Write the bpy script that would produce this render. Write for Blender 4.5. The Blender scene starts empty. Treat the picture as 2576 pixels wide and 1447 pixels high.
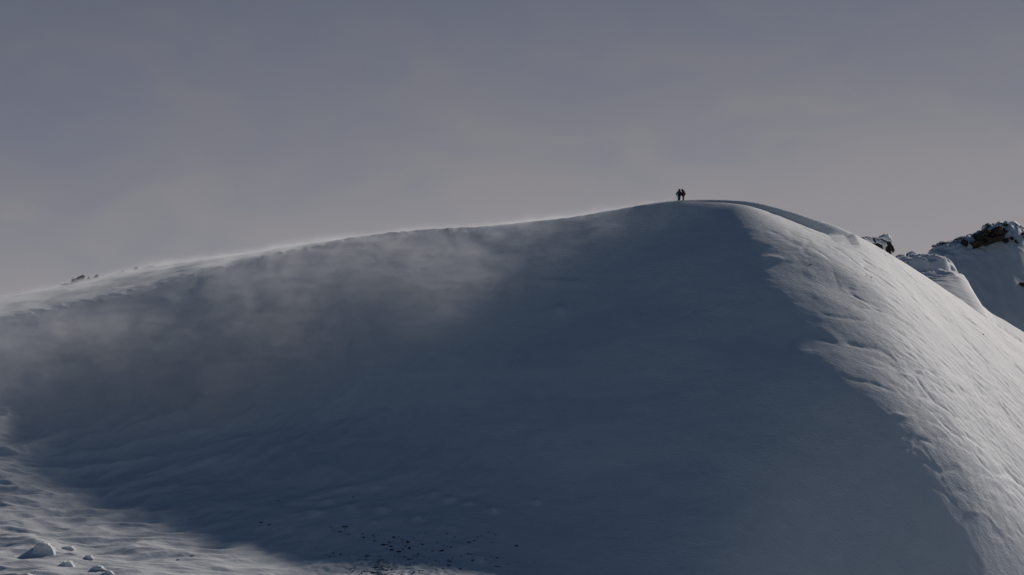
import bpy, bmesh, math, random
import numpy as np
from mathutils import Vector, Matrix, Euler
from mathutils import noise as mnoise

# ------------------------------------------------------------------ camera
# photo measured in a 2576 x 1447 grid of pixels
UW, VH = 2576.0, 1447.0
FPX = 5810.0                       # focal length in those pixels
HROW = 850.0                       # row of the true horizon
PITCH = math.atan((HROW - VH / 2) / FPX)
scene = bpy.context.scene
cam_d = bpy.data.cameras.new("camera")
cam = bpy.data.objects.new("camera", cam_d)
scene.collection.objects.link(cam)
cam_d.sensor_width = 36.0
cam_d.lens = 36.0 * FPX / UW
cam_d.clip_start = 1.0
cam_d.clip_end = 20000.0
cam.location = (0, 0, 0)
cam.rotation_euler = (math.radians(90) + PITCH, 0, 0)
scene.camera = cam

# ------------------------------------------------------------------ sun + sky
SUN_EL = math.radians(25.0)
SUN_AZ = math.radians(38.0)        # right of the view direction, behind the ridge
L = Vector((math.cos(SUN_EL) * math.sin(SUN_AZ), math.cos(SUN_EL) * math.cos(SUN_AZ), math.sin(SUN_EL)))
sd = bpy.data.lights.new("sun", 'SUN')
sd.energy = 2.45
sd.angle = math.radians(1.6)
sd.color = (1.0, 0.92, 0.84)
sun = bpy.data.objects.new("sun", sd)
sun.rotation_euler = (-L).to_track_quat('-Z', 'Y').to_euler()
sun.location = (100, 100, 200)
scene.collection.objects.link(sun)

world = bpy.data.worlds.new("World")
scene.world = world
world.use_nodes = True
wt = world.node_tree
wt.nodes.clear()
def WN(t, **kw):
    n = wt.nodes.new(t)
    for k, v in kw.items():
        setattr(n, k, v)
    return n
def wmath(op, a, b=None, clamp=False):
    n = WN('ShaderNodeMath', operation=op); n.use_clamp = clamp
    for i, q in enumerate((a, b)):
        if q is None: continue
        if isinstance(q, (int, float)): n.inputs[i].default_value = q
        else: wt.links.new(q, n.inputs[i])
    return n.outputs[0]
SKYS = 0.07
w_out = WN('ShaderNodeOutputWorld')
w_bg = WN('ShaderNodeBackground'); w_bg.inputs['Strength'].default_value = SKYS
w_sky = WN('ShaderNodeTexSky', sky_type='NISHITA')
w_sky.sun_disc = False
w_sky.sun_elevation = SUN_EL
w_sky.sun_rotation = SUN_AZ
w_sky.altitude = 1800; w_sky.air_density = 1.0; w_sky.dust_density = 0.6; w_sky.ozone_density = 3.0
tc = WN('ShaderNodeTexCoord')
sx = WN('ShaderNodeSeparateXYZ'); wt.links.new(tc.outputs['Generated'], sx.inputs[0])
# thin high cloud veil in front of the low sun: brightest towards the horizon
ramp = WN('ShaderNodeValToRGB')
cr = ramp.color_ramp
cr.interpolation = 'B_SPLINE'
VEIL = [(0.0, (0.325, 0.306, 0.325)), (0.045, (0.275, 0.266, 0.286)), (0.085, (0.202, 0.207, 0.238)), (0.15, (0.130, 0.142, 0.192)),
        (0.30, (0.08, 0.10, 0.135)), (0.7, (0.022, 0.040, 0.067)), (1.0, (0.013, 0.028, 0.052))]
while len(cr.elements) < len(VEIL): cr.elements.new(0.5)
for e, (p, c) in zip(cr.elements, VEIL):
    e.position = p; e.color = (*c, 1)
# mottled cloud texture, shifts the elevation looked up and the brightness a little
mapn = WN('ShaderNodeMapping'); wt.links.new(tc.outputs['Generated'], mapn.inputs['Vector'])
mapn.inputs['Scale'].default_value = (4.0, 4.0, 9.0)
mapn.inputs['Rotation'].default_value = (0, math.radians(14), 0)
nz = WN('ShaderNodeTexNoise'); nz.inputs['Scale'].default_value = 4.2; nz.inputs['Detail'].default_value = 5
nz.inputs['Roughness'].default_value = 0.5; nz.inputs['Distortion'].default_value = 0.6
wt.links.new(mapn.outputs[0], nz.inputs['Vector'])
nc = wmath('SUBTRACT', nz.outputs['Fac'], 0.5)
zz = wmath('ADD', sx.outputs['Z'], wmath('MULTIPLY', nc, 0.11))
zz = wmath('ADD', zz, wmath('MULTIPLY', sx.outputs['X'], -0.12))   # higher veil on the sun's side
wt.links.new(zz, ramp.inputs[0])
vscale = WN('ShaderNodeVectorMath', operation='SCALE'); wt.links.new(ramp.outputs[0], vscale.inputs[0])
wt.links.new(wmath('MULTIPLY', wmath('ADD', wmath('MULTIPLY', nc, 0.38), 1.0), 1.0 / SKYS), vscale.inputs['Scale'])
# where the veil lies: over the half of the sky round the sun, clear sky behind the camera
fw = wmath('ADD', wmath('MULTIPLY', sx.outputs['Y'], 0.82), wmath('MULTIPLY', sx.outputs['X'], 0.12))
mr = WN('ShaderNodeMapRange', interpolation_type='SMOOTHSTEP'); wt.links.new(fw, mr.inputs['Value'])
mr.inputs['From Min'].default_value = 0.0; mr.inputs['From Max'].default_value = 0.62
mix = WN('ShaderNodeMix', data_type='RGBA')
wt.links.new(mr.outputs[0], mix.inputs['Factor'])
skyt = WN('ShaderNodeVectorMath', operation='MULTIPLY'); wt.links.new(w_sky.outputs[0], skyt.inputs[0])
skyt.inputs[1].default_value = (0.27, 0.32, 0.35)
wt.links.new(skyt.outputs[0], mix.inputs['A']); wt.links.new(vscale.outputs[0], mix.inputs['B'])
wt.links.new(mix.outputs['Result'], w_bg.inputs['Color'])
wt.links.new(w_bg.outputs[0], w_out.inputs[0])

scene.render.engine = 'CYCLES'
scene.view_settings.view_transform = 'Standard'
scene.view_settings.look = 'None'
scene.view_settings.exposure = 0.0
scene.view_settings.gamma = 1.0
scene.cycles.use_denoising = True
scene.cycles.volume_step_rate = 1.0
scene.cycles.volume_max_steps = 256
scene.cycles.volume_bounces = 1
scene.cycles.max_bounces = 6
scene.cycles.diffuse_bounces = 3

random.seed(7)
rng = np.random.default_rng(11)

# ------------------------------------------------------------------ numpy helpers
def ray(u, v):
    """direction of the sight line through photo pixel (u, v), scaled to forward distance Y = 1"""
    a = (u - UW / 2) / FPX
    b = -(v - VH / 2) / FPX
    c, s = math.cos(PITCH), math.sin(PITCH)
    y = c - b * s; z = s + b * c
    return np.array([a / y, 1.0, z / y])
def zof(u, v, Y): return ray(u, v)[2] * Y
def xof(u, v, Y): return ray(u, v)[0] * Y

def _h(ix, iy, seed):
    n = (ix * 374761393 + iy * 668265263 + seed * 1442695041) & 0xffffffff
    n = ((n ^ (n >> 13)) * 1274126177) & 0xffffffff
    n = (n ^ (n >> 16)) & 0xffff
    return n.astype(np.float32) * np.float32(2 * math.pi / 65536.0)
def gnoise(x, y, seed=0):
    """2D gradient noise, about -1..1"""
    x = np.asarray(x, dtype=np.float64); y = np.asarray(y, dtype=np.float64)
    x0 = np.floor(x); y0 = np.floor(y)
    fx = (x - x0).astype(np.float32); fy = (y - y0).astype(np.float32)
    ix = x0.astype(np.int64); iy = y0.astype(np.int64)
    sx_ = fx * fx * fx * (fx * (fx * 6 - 15) + 10); sy_ = fy * fy * fy * (fy * (fy * 6 - 15) + 10)
    def g(dx, dy):
        a = _h(ix + dx, iy + dy, seed)
        return np.cos(a) * (fx - dx) + np.sin(a) * (fy - dy)
    n0 = g(0, 0) * (1 - sx_) + g(1, 0) * sx_
    n1 = g(0, 1) * (1 - sx_) + g(1, 1) * sx_
    return (n0 * (1 - sy_) + n1 * sy_) * 1.5
def fbm(x, y, octv=4, seed=0, gain=0.5):
    s = 0; a = 1.0; t = 0
    for i in range(octv):
        s = s + a * gnoise(x * 2 ** i + 13.7 * i, y * 2 ** i - 7.3 * i, seed + i * 17); t += a; a *= gain
    return s / t
def ridged(x, y, octv=3, seed=0):
    s = 0; a = 1.0; t = 0
    for i in range(octv):
        s = s + a * (1 - 2 * np.abs(gnoise(x * 2 ** i, y * 2 ** i, seed + i * 31))); t += a; a *= 0.5
    return s / t
def ss(a, b, x):
    t = np.clip((x - a) / (b - a), 0, 1); return t * t * (3 - 2 * t)
def smin(a, b, k):
    h = np.clip(0.5 + 0.5 * (b - a) / k, 0, 1)
    return b * (1 - h) + a * h - k * h * (1 - h)
def smax(a, b, k): return -smin(-a, -b, k)
def curve1(pts, sigma=2.0, lo=-400, hi=400):
    """smooth 1D function through (x, value) points"""
    xs = np.arange(lo, hi, 0.25)
    p = sorted(pts)
    v = np.interp(xs, [q[0] for q in p], [q[1] for q in p])
    n = int(sigma * 4 / 0.25)
    k = np.exp(-0.5 * (np.arange(-n, n + 1) * 0.25 / sigma) ** 2); k /= k.sum()
    v = np.convolve(np.pad(v, n, mode='edge'), k, mode='valid')
    return lambda x: np.interp(x, xs, v)

# ------------------------------------------------------------------ main hill, as a height function of world x, y
# crest of the hill: photo (u, v) and the distance at which it stands
CREST = [(-300, 862, 331), (0, 803, 334), (160, 776, 335), (330, 737, 337), (480, 694, 338), (560, 674, 339), (650, 653, 340), (760, 629, 341),
         (900, 603, 342), (1000, 590, 342), (1100, 577, 342), (1200, 571, 342), (1300, 562, 342), (1450, 545, 342),
         (1550, 527, 342), (1640, 511, 342), (1700, 504, 342), (1760, 501.5, 342), (1830, 502, 342.5), (1900, 509, 343.2), (1960, 521, 344.6),
         (2040, 545, 347.2), (2110, 568, 351.5), (2170, 600, 358), (2250, 648, 366), (2330, 700, 376), (2400, 746, 382), (2576, 872, 395),
         (2760, 1010, 402), (3100, 1240, 410)]
zc = curve1([(xof(u, v, Y), zof(u, v, Y)) for u, v, Y in CREST], 1.1)
Yc = curve1([(xof(u, v, Y), Y) for u, v, Y in CREST], 7.0)
# skyline of the gently rising plateau behind the lip, on the left
SKYL = [(-300, 810, 372), (0, 750, 370), (100, 737, 370), (200, 713, 369), (280, 694, 368), (380, 674, 366), (480, 660, 364), (600, 644, 361),
        (700, 628, 356), (800, 612, 351), (900, 600, 346), (1000, 587, 344)]
zs = curve1([(xof(u, v, Y), zof(u, v, Y)) for u, v, Y in SKYL] + [(xof(1100, 577, 344) + i * 8, float(zc(xof(1100, 577, 344) + i * 8))) for i in range(14)], 1.2)
Ys = curve1([(xof(u, v, Y), Y) for u, v, Y in SKYL] + [(0, 344), (60, 350)], 2.0)
XL = xof(1040, 577, 342)            # right of this the lip is the skyline
mface = curve1([(-90, 0.60), (-60, 0.62), (-30, 0.66), (0, 0.70), (30, 0.73), (60, 0.70), (120, 0.7)], 8)
wround = curve1([(-90, 1.2), (-20, 1.3), (5, .9), (18, .8), (30, 1.0), (50, 4), (80, 3)], 3)
zfloor = curve1([(-120, -9), (-85, -11.5), (-66, -17.0), (-45, -20.4), (-20, -22.4), (0, -24.2), (10, -27.5), (22, -33), (40, -42), (60, -50), (100, -60)], 7)
# the shaded face carried on to the right of the summit, where the flank cuts it off
zcF = curve1([(x, float(zc(x))) for x in range(-120, 31, 3)] + [(38, 20.3), (48, 19.8), (60, 19.0), (120, 12)], 1.5)
YcF = curve1([(x, float(Yc(x))) for x in range(-120, 31, 3)] + [(44, 342), (120, 342)], 2.0)

def dist_poly(x, y, pts):
    """distance to a polyline and the position along it"""
    best = np.full(x.shape, 1e9, dtype=np.float32); tt = np.zeros(x.shape, dtype=np.float32); side = np.zeros(x.shape, dtype=np.float32)
    acc = 0.0
    for (ax, ay), (bx, by) in zip(pts[:-1], pts[1:]):
        dx, dy = bx - ax, by - ay; l2 = dx * dx + dy * dy; ln = math.sqrt(l2)
        t = np.clip(((x - ax) * dx + (y - ay) * dy) / l2, 0, 1)
        ex = x - ax - t * dx; ey = y - ay - t * dy
        d = np.hypot(ex, ey); m = d < best
        best = np.where(m, d, best); tt = np.where(m, acc + t * ln, tt)
        side = np.where(m, np.sign(dx * ey - dy * ex), side)
        acc += ln
    return best, tt, side, acc

zcS = curve1([(x, float(zc(x))) for x in range(-120, 130, 2)], 5.0)
CK = curve1([(25, .22), (44, .14), (60, 0.0)], 4)
def base(x, y):
    yc = Yc(x); z0 = zc(x)
    d = yc - y
    w = wround(x)
    dp = np.maximum(d, 0)
    m = mface(x)
    df = np.maximum(YcF(x) - y, 0)
    F = zcF(x) - m * (np.sqrt(df * df + w * w) - w)
    rk = np.interp(x, [30, 46, 60], [1.5, 3.0, 7.0]); ck = CK(x)
    zk0 = zcS(x) + (z0 - zcS(x)) * np.exp(-dp / 7)      # small wiggles of the crest die out down the slope
    K = zk0 - 0.36 * (np.sqrt(dp * dp + rk * rk) - rk) - ck * 14 * (1 - np.exp(-dp / 14)) - 0.0022 * dp * dp
    low = np.maximum(311 - y, 0)
    K = K - 23 * (np.sqrt(1 + (low / 20) ** 2) - 1) * ss(16, 42, x)     # the lower flank turns towards the valley
    right = ss(14, 42, x)
    front = smin(F, K + (1 - right) * 9, 1.5 + 0.25 * dp)
    fl = zfloor(x) + np.where(y > 278, 0.24, np.interp(x, [-2, 30], [0.24, 0.55])) * (y - 278) + 1.2 * gnoise(x / 40, y / 26, 5)  # near floor on the right, mostly unseen, steepened to dim light bounced uphill
    front = smax(front, fl, 7.0)
    # behind the crest: plateau up to the skyline, then down
    dn = np.maximum(-d, 0)
    ysk = Ys(x); zk = zs(x)
    t = np.clip(dn / np.maximum(ysk - yc, 0.5), 0, 1)
    plat = z0 + (zk - z0) * (t * (2 - t) * 0.5 + t * 0.5) - 0.0
    over = np.maximum(y - np.maximum(ysk, yc), 0)
    back_m = np.where(x < XL, 0.16, 0.26 + 0.26 * ss(35, 60, x))
    plat = np.where(x < XL + 6, plat, z0)
    back = plat - back_m * (np.sqrt(over * over + 9) - 3)
    z = np.where(d > 0, front, back)
    return z, d

# tracks and folds drawn through the snow of the right flank: plan positions found on the base surface
def hit(u, v, fn=None, y0=200.0, y1=420.0):
    """where the sight line through (u, v) meets the snow"""
    fn = fn or (lambda X, Y_: base(X, Y_)[0])
    r = ray(u, v)
    ys = np.arange(y0, y1, 0.25)
    h = fn(r[0] * ys, ys) - r[2] * ys
    i = np.argmax(h > 0)
    if h[i] <= 0: i = int(np.argmax(h))
    return float(r[0] * ys[i]), float(ys[i])
def path(uv): return [hit(u, v) for u, v in uv]
RIDGELET = path([(1960, 672), (2037, 668), (2092, 674), (2158, 712), (2216, 748), (2310, 792), (2400, 850)])
TRACKS = [  # (points in the photo, width m, depth m)
    ([(2290, 1195 - 260), (2350, 1010), (2425, 1065)], .35, .12),
    ([(2262, 998), (2400, 992), (2576, 985)], .3, .09),
    ([(2345, 1050), (2390, 1085), (2440, 1110), (2480, 1130)], .35, .14),
    ([(2280, 1070), (2420, 1052), (2540, 1020)], .3, .07),
    ([(2110, 855), (2150, 862), (2200, 880), (2260, 905)], .4, .10),
    ([(2060, 790), (2110, 800), (2170, 806), (2230, 800)], .3, .08),
    ([(2040, 820), (2075, 845), (2110, 865)], .5, .14),
    ([(2150, 910), (2240, 925), (2350, 940), (2480, 960)], .25, .06),
    ([(2110, 940), (2190, 975), (2260, 990)], .3, .07),
    ([(2430, 1120), (2470, 1170), (2510, 1190), (2560, 1200)], .4, .16),
    ([(2230, 1130), (2330, 1120), (2450, 1090), (2576, 1080)], .3, .08),
    ([(2020, 620), (2060, 640), (2110, 672), (2160, 700)], .5, .10),
    ([(2080, 610), (2120, 640), (2170, 680), (2210, 720)], .4, .07),
    ([(2160, 650), (2230, 705), (2300, 760), (2380, 820)], .5, .06),
    ([(2300, 1165), (2360, 1180), (2420, 1185)], .35, .12),
    ([(2400, 900), (2450, 960), (2490, 1010), (2530, 1100)], .3, .09),
    ([(2350, 870), (2420, 900), (2500, 935), (2576, 950)], .3, .08),
    ([(2270, 850), (2330, 905), (2370, 930), (2450, 950)], .3, .08),
    ([(1900, 655), (1960, 652), (2010, 660)], .5, -.12),
    ([(1900, 575), (1960, 590), (2000, 615), (2040, 640)], .6, .10),
    ([(2250, 1130), (2290, 1150), (2310, 1145)], .3, -.12),
    ([(1630, 824), (1750, 785), (1850, 752)], .3, .10),
    ([(1560, 1075), (1680, 1045), (1760, 1030)], .3, .05),
    ([(1650, 1395), (1760, 1380), (1850, 1355)], .3, .08),
    ([(1220, 1110), (1340, 1085), (1430, 1060)], .3, .05),
    ([(160, 918), (250, 905), (340, 915), (400, 925), (460, 932)], 1.2, -.35),
    ([(600, 895), (660, 893), (740, 880)], 1.0, -.2),
    ([(380, 820), (440, 835), (500, 855)], 1.0, -.25),
    ([(480, 1160 - 100), (560, 1065), (650, 1062)], 1.1, -.2),
    ([(560, 1280), (640, 1290), (740, 1300)], .8, -.15),
]
TRACKS = [(path(p), w, dd * (0.75 if p[0][0] > 1890 else 0.3 if dd > 0 else 0.8)) for p, w, dd in TRACKS]
rr = random.Random(5)
FLANK_TRACKS = []
for i in range(80):                 # old ski tracks and wind cuts over the lower flank
    u = rr.uniform(2180, 2600); v = rr.uniform(800, 1480)
    if v > 1150 + (u - 2250) * .95 or v < 760 + (u - 2180) * .55: continue
    a = rr.gauss(0.15, 0.5); pts = []; bend = rr.uniform(-.35, .35)
    ln = rr.uniform(25, 60)
    for k in range(4):
        pts.append((u, v)); u += ln * math.cos(a); v += ln * math.sin(a) * 0.8; a += bend
    FLANK_TRACKS.append((path(pts), rr.uniform(.2, .34), rr.choice((1, 1, 1, -1)) * rr.uniform(.03, .085)))

MOUNDS = []                         # rounded lumps in the hollow and at the toe
for u, v, rx, ry, h in [(700, 1330, 3, 2, .35), (1160, 1388, 1.5, 1, .35), (1200, 1410, 1, .8, .3), (600, 1385, 3, 2, .3),
                        (560, 1160, 6, 3, .4), (1410, 780, .7, .6, .25), (1385, 715, 1.6, .5, .2), (1440, 715, 2.0, .5, .15), (960, 1290, .8, .5, .25),
                        (880, 1280, .7, .5, .25), (1050, 1310, .6, .4, .25), (1130, 1260, .9, .5, .25), (1180, 1270, .8, .4, .2), (1240, 1290, .6, .4, .25),
                        (940, 1320, .7, .4, .2), (1350, 1262, .5, .3, .2), (790, 1300, .9, .4, .2), (830, 1265, .8, .4, .2), (1095, 1245, .7, .4, .2)]:
    MOUNDS.append((*hit(u, v), rx, ry, h))

def height(x, y, fine=True):
    """finished snow surface: base form plus drifts, wind ridges, lip scallops, tracks"""
    shp = x.shape; x = x.ravel(); y = y.ravel()
    z, d = base(x, y)
    if fine:
        # broad unevenness of the face
        z = z + 0.35 * gnoise(x / 17, y / 11, 3) * ss(3, 20, d) + 0.10 * fbm(x / 5, y / 3.0, 3, 9) * ss(2, 12, d)
        # the scalloped, slightly undercut lip of the windward edge
        yc = Yc(x)
        liph = np.interp(x, [-120, -60, -20, 10, 18, 24, 29, 36, 40, 44.5, 48, 51, 52.5, 400], [.55, .5, .35, .3, .15, .0, .25, .75, 1.0, 1.5, 1.8, 1.0, .0, 0])
        sc = 0.6 * ridged(x / 5.3, y * 0 + 1.3, 3, 21) + 0.25 * gnoise(x / 1.3, y * 0 + 4.1, 22)
        sc = sc * ss(26, 18, x)
        lf = ss(26, 14, x)
        liph = liph * (1 - lf + lf * (0.45 + 0.9 * ss(-.5, .5, gnoise(x / 9, y * 0 + 2.2, 24))))
        dl = d + sc * 0.9 + 0.35 * gnoise(x / 0.7, y / 0.7, 29) * ss(28, 20, x)
        drop = liph * ss(0.0, 0.75, dl)
        heal = liph * ss(0.5, 13, dl)
        z = z - drop + heal
        # plateau behind the lip on the left: low wind ridges nearly along the crest
        pm = ss(1.5, -1.5, d) * ss(XL + 12, XL - 4, x)
        q = y + 0.10 * x + 1.5 * gnoise(x / 14, y / 8, 41)
        z = z + pm * (0.22 * ridged(q / 4.2, x / 12, 3, 43) + 0.06 * fbm(q / 0.9, x / 3.2, 2, 44))
        # furrows curling over the lip
        fm = np.exp(-((d + 0.8) / 2.6) ** 2) * ss(XL + 18, XL - 6, x)
        z = z + fm * 0.26 * ridged((x + 0.55 * y) / 2.1, (y - .4 * x) / 6.0, 2, 47)
        # hill flank on the right: wind streaks running down and away
        fx = ss(30, 44, x - 0.36 * np.maximum(d, 0)) * ss(-2, 4, d)
        a = math.radians(31)
        s1 = x * math.cos(a) + y * math.sin(a); s2 = -x * math.sin(a) + y * math.cos(a)
        wob = 1.0 * gnoise(x / 9, y / 14, 51)
        z = z + fx * (0.2 * gnoise(s2 / 15, s1 / 30, 50) + 0.10 * gnoise(s2 / 6, s1 / 14, 49))
        wr = 0.8 * gnoise(x / 4, y / 5, 48)
        z = z + fx * (0.085 * fbm((s2 + wob + wr) / 0.8, s1 / 5, 4, 52) + 0.03 * ridged((s2 + wob) / 3.0, s1 / 9, 2, 53))
        cut = ss(.72, .97, 1 - 2 * np.abs(gnoise((s2 + wob + wr) / 4.5, s1 / 10, 54))) + ss(.8, .98, 1 - 2 * np.abs(gnoise((s2 * .8 + s1 * .5 + wr) / 5.5, (s1 - s2 * .5) / 12, 56)))
        z = z - fx * 0.11 * cut * ss(-.1, .35, gnoise(x / 5, y / 8, 59))
        patch = fx * ss(.0, .45, gnoise(x / 7, y / 12, 60))
        z = z + patch * 0.12 * fbm(s2 / 0.9 + wob, s1 / 2.6, 4, 64)
        rough = fx * ss(-0.25, 0.5, gnoise(x / 13, y / 20, 55) + 0.9 * ss(20, 60, d) - 0.2)
        z = z + rough * (0.13 * ridged(s2 / 2.0 + wob, s1 / 4.5, 3, 57) + 0.10 * fbm(x / .8, y / 1.1, 3, 58))
        # soft spur crossing the flank
        dd, t, side, ln = dist_poly(x, y, RIDGELET)
        wd = np.where(side > 0, 7.0, 3.2)
        z = z + 0.5 * np.exp(-(dd / wd) ** 2) * ss(0, 16, t) * ss(ln, ln - 16, t)
        # wind-carved hollow floor, bottom left
        near = smax(zfloor(x) * 0 + 0, z * 0, 1.0) * 0
        fl = ss(20, 36, d) * ss(16, -22, x)
        bend = x + 9 * np.exp(-((y - 285) / 26) ** 2)
        b = math.radians(18) + 0.004 * (y - 240)
        p1 = x * np.cos(b) + y * np.sin(b); p2 = -x * np.sin(b) + y * np.cos(b)
        wv = 1.8 * gnoise(x / 17, y / 13, 61)
        big = ridged((p2 + wv) / 4.2, (p1 + wv) / 25, 3, 62)
        amp = 0.85 * ss(-8, -62, x) + 0.2
        z = z + fl * (amp * big + 0.11 * fbm((p2 + wv) / 1.0, p1 / 10, 3, 63))
        z = z + fl * 0.05 * ss(0.1, 0.6, gnoise(x / 6, y / 5, 66)) * ridged(x / 1.6, y / 1.4, 2, 67)
        # rough ground under the stones at the toe
        tx, ty = STONES
        g = np.exp(-(((x - tx) / 9) ** 2 + ((y - ty) / 12) ** 2))
        z = z + g * 0.24 * fbm(x / .9, y / .9, 3, 71)
        for mx, my, rx, ry, h in MOUNDS:
            e = ((x - mx) / rx) ** 2 + ((y - my) / (ry * 1.6)) ** 2
            z = z + 1.5 * h * np.exp(-e) * (e < 9)
        for pts, w, dep in TRACKS + FLANK_TRACKS:
            xs_ = [p[0] for p in pts]; ys_ = [p[1] for p in pts]
            idx = np.nonzero((x > min(xs_) - 3) & (x < max(xs_) + 3) & (y > min(ys_) - 3) & (y < max(ys_) + 3))[0]
            if len(idx) == 0: continue
            X = x[idx]; Y_ = y[idx]
            dd, t, side, ln = dist_poly(X + 0.5 * gnoise(X / 2.6, Y_ / 2.6, 81), Y_ + 0.7 * gnoise(X / 3, Y_ / 3, 82), pts)
            br = 0.35 + 0.65 * ss(-0.4, 0.3, gnoise(t / 2.3, t * 0 + w * 31, 83))
            z[idx] += -1.5 * dep * np.exp(-(dd / w) ** 2) * ss(0, 1.5, t) * ss(ln, ln - 1.5, t) * br
    # the far ends of the sheet sink away so nothing pokes over the skyline
    far = np.maximum(0, np.maximum(np.abs(x) - 150, 0) + np.maximum(y - 430, 0))
    z = np.where(far > 0, np.maximum(z - 0.05 * far, -90), z)
    z = np.where(y < 150, np.minimum(z, -25 - (150 - y) * 0.02), z)
    return np.maximum(z, -90).reshape(shp)
STONES = hit(1010, 1440)

# ------------------------------------------------------------------ materials
def mat_new(name):
    m = bpy.data.materials.new(name); m.use_nodes = True
    nt = m.node_tree; b = nt.nodes['Principled BSDF']
    return m, nt, b
def snow_material(name, col=(0.80, 0.82, 0.85), bump=0.05, scale=1.0, spec=0.14, rough=0.7):
    m, nt, b = mat_new(name)
    tcn = nt.nodes.new('ShaderNodeTexCoord')
    n1 = nt.nodes.new('ShaderNodeTexNoise'); n1.inputs['Scale'].default_value = 0.35 * scale; n1.inputs['Detail'].default_value = 4
    nt.links.new(tcn.outputs['Object'], n1.inputs['Vector'])
    rp = nt.nodes.new('ShaderNodeValToRGB')
    rp.color_ramp.elements[0].position = 0.3; rp.color_ramp.elements[0].color = (col[0] * .93, col[1] * .94, col[2] * .95, 1)
    rp.color_ramp.elements[1].position = 0.7; rp.color_ramp.elements[1].color = (*col, 1)
    nt.links.new(n1.outputs['Fac'], rp.inputs[0]); nt.links.new(rp.outputs[0], b.inputs['Base Color'])
    b.inputs['Roughness'].default_value = rough; b.inputs['Specular IOR Level'].default_value = spec
    mp = nt.nodes.new('ShaderNodeMapping'); mp.inputs['Rotation'].default_value = (0, 0, math.radians(24)); mp.inputs['Scale'].default_value = (0.5, 1.6, 1.0)
    nt.links.new(tcn.outputs['Object'], mp.inputs['Vector'])
    n2 = nt.nodes.new('ShaderNodeTexNoise'); n2.inputs['Scale'].default_value = 2.6 * scale; n2.inputs['Detail'].default_value = 5; n2.inputs['Roughness'].default_value = 0.6
    nt.links.new(mp.outputs[0], n2.inputs['Vector'])
    bp = nt.nodes.new('ShaderNodeBump'); bp.inputs['Strength'].default_value = 1.0; bp.inputs['Distance'].default_value = bump
    nt.links.new(n2.outputs['Fac'], bp.inputs['Height']); nt.links.new(bp.outputs[0], b.inputs['Normal'])
    return m
def rock_material(name, c0, c1, snow=0.0, scale=1.0):
    """dark fissured stone; wind-packed snow clings where the noise leaves it (snow = share)"""
    m, nt, b = mat_new(name)
    tcn = nt.nodes.new('ShaderNodeTexCoord')
    n1 = nt.nodes.new('ShaderNodeTexNoise'); n1.inputs['Scale'].default_value = 1.3 * scale; n1.inputs['Detail'].default_value = 8; n1.inputs['Roughness'].default_value = .65
    nt.links.new(tcn.outputs['Object'], n1.inputs['Vector'])
    rp = nt.nodes.new('ShaderNodeValToRGB')
    rp.color_ramp.elements[0].position = 0.32; rp.color_ramp.elements[0].color = (*c0, 1)
    rp.color_ramp.elements[1].position = 0.72; rp.color_ramp.elements[1].color = (*c1, 1)
    nt.links.new(n1.outputs['Fac'], rp.inputs[0])
    bp = nt.nodes.new('ShaderNodeBump'); bp.inputs['Distance'].default_value = 0.12 / scale
    nt.links.new(n1.outputs['Fac'], bp.inputs['Height'])
    col = rp.outputs[0]
    if snow > 0:
        ge = nt.nodes.new('ShaderNodeNewGeometry'); sp = nt.nodes.new('ShaderNodeSeparateXYZ')
        nt.links.new(ge.outputs['Normal'], sp.inputs[0])
        n3 = nt.nodes.new('ShaderNodeTexNoise'); n3.inputs['Scale'].default_value = 0.9 * scale; n3.inputs['Detail'].default_value = 5
        nt.links.new(tcn.outputs['Object'], n3.inputs['Vector'])
        ad = nt.nodes.new('ShaderNodeMath'); ad.operation = 'MULTIPLY_ADD'; nt.links.new(n3.outputs['Fac'], ad.inputs[0]); ad.inputs[1].default_value = 1.0
        nt.links.new(sp.outputs['Z'], ad.inputs[2])
        mr_ = nt.nodes.new('ShaderNodeMapRange'); nt.links.new(ad.outputs[0], mr_.inputs['Value'])
        mr_.inputs['From Min'].default_value = 1.35 - snow; mr_.inputs['From Max'].default_value = 1.42 - snow
        mx = nt.nodes.new('ShaderNodeMix'); mx.data_type = 'RGBA'
        nt.links.new(mr_.outputs[0], mx.inputs['Factor']); nt.links.new(col, mx.inputs['A']); mx.inputs['B'].default_value = (.78, .80, .83, 1)
        col = mx.outputs['Result']
    nt.links.new(col, b.inputs['Base Color']); nt.links.new(bp.outputs[0], b.inputs['Normal'])
    b.inputs['Roughness'].default_value = 0.85; b.inputs['Specular IOR Level'].default_value = 0.25
    return m
def cloth_material(name, col, rough=0.75, scale=30):
    m, nt, b = mat_new(name)
    tcn = nt.nodes.new('ShaderNodeTexCoord')
    n1 = nt.nodes.new('ShaderNodeTexNoise'); n1.inputs['Scale'].default_value = scale; n1.inputs['Detail'].default_value = 3
    nt.links.new(tcn.outputs['Object'], n1.inputs['Vector'])
    rp = nt.nodes.new('ShaderNodeValToRGB')
    rp.color_ramp.elements[0].color = (col[0] * .75, col[1] * .75, col[2] * .75, 1); rp.color_ramp.elements[1].color = (*col, 1)
    nt.links.new(n1.outputs['Fac'], rp.inputs[0]); nt.links.new(rp.outputs[0], b.inputs['Base Color'])
    b.inputs['Roughness'].default_value = rough; b.inputs['Specular IOR Level'].default_value = 0.3
    return m

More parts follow.
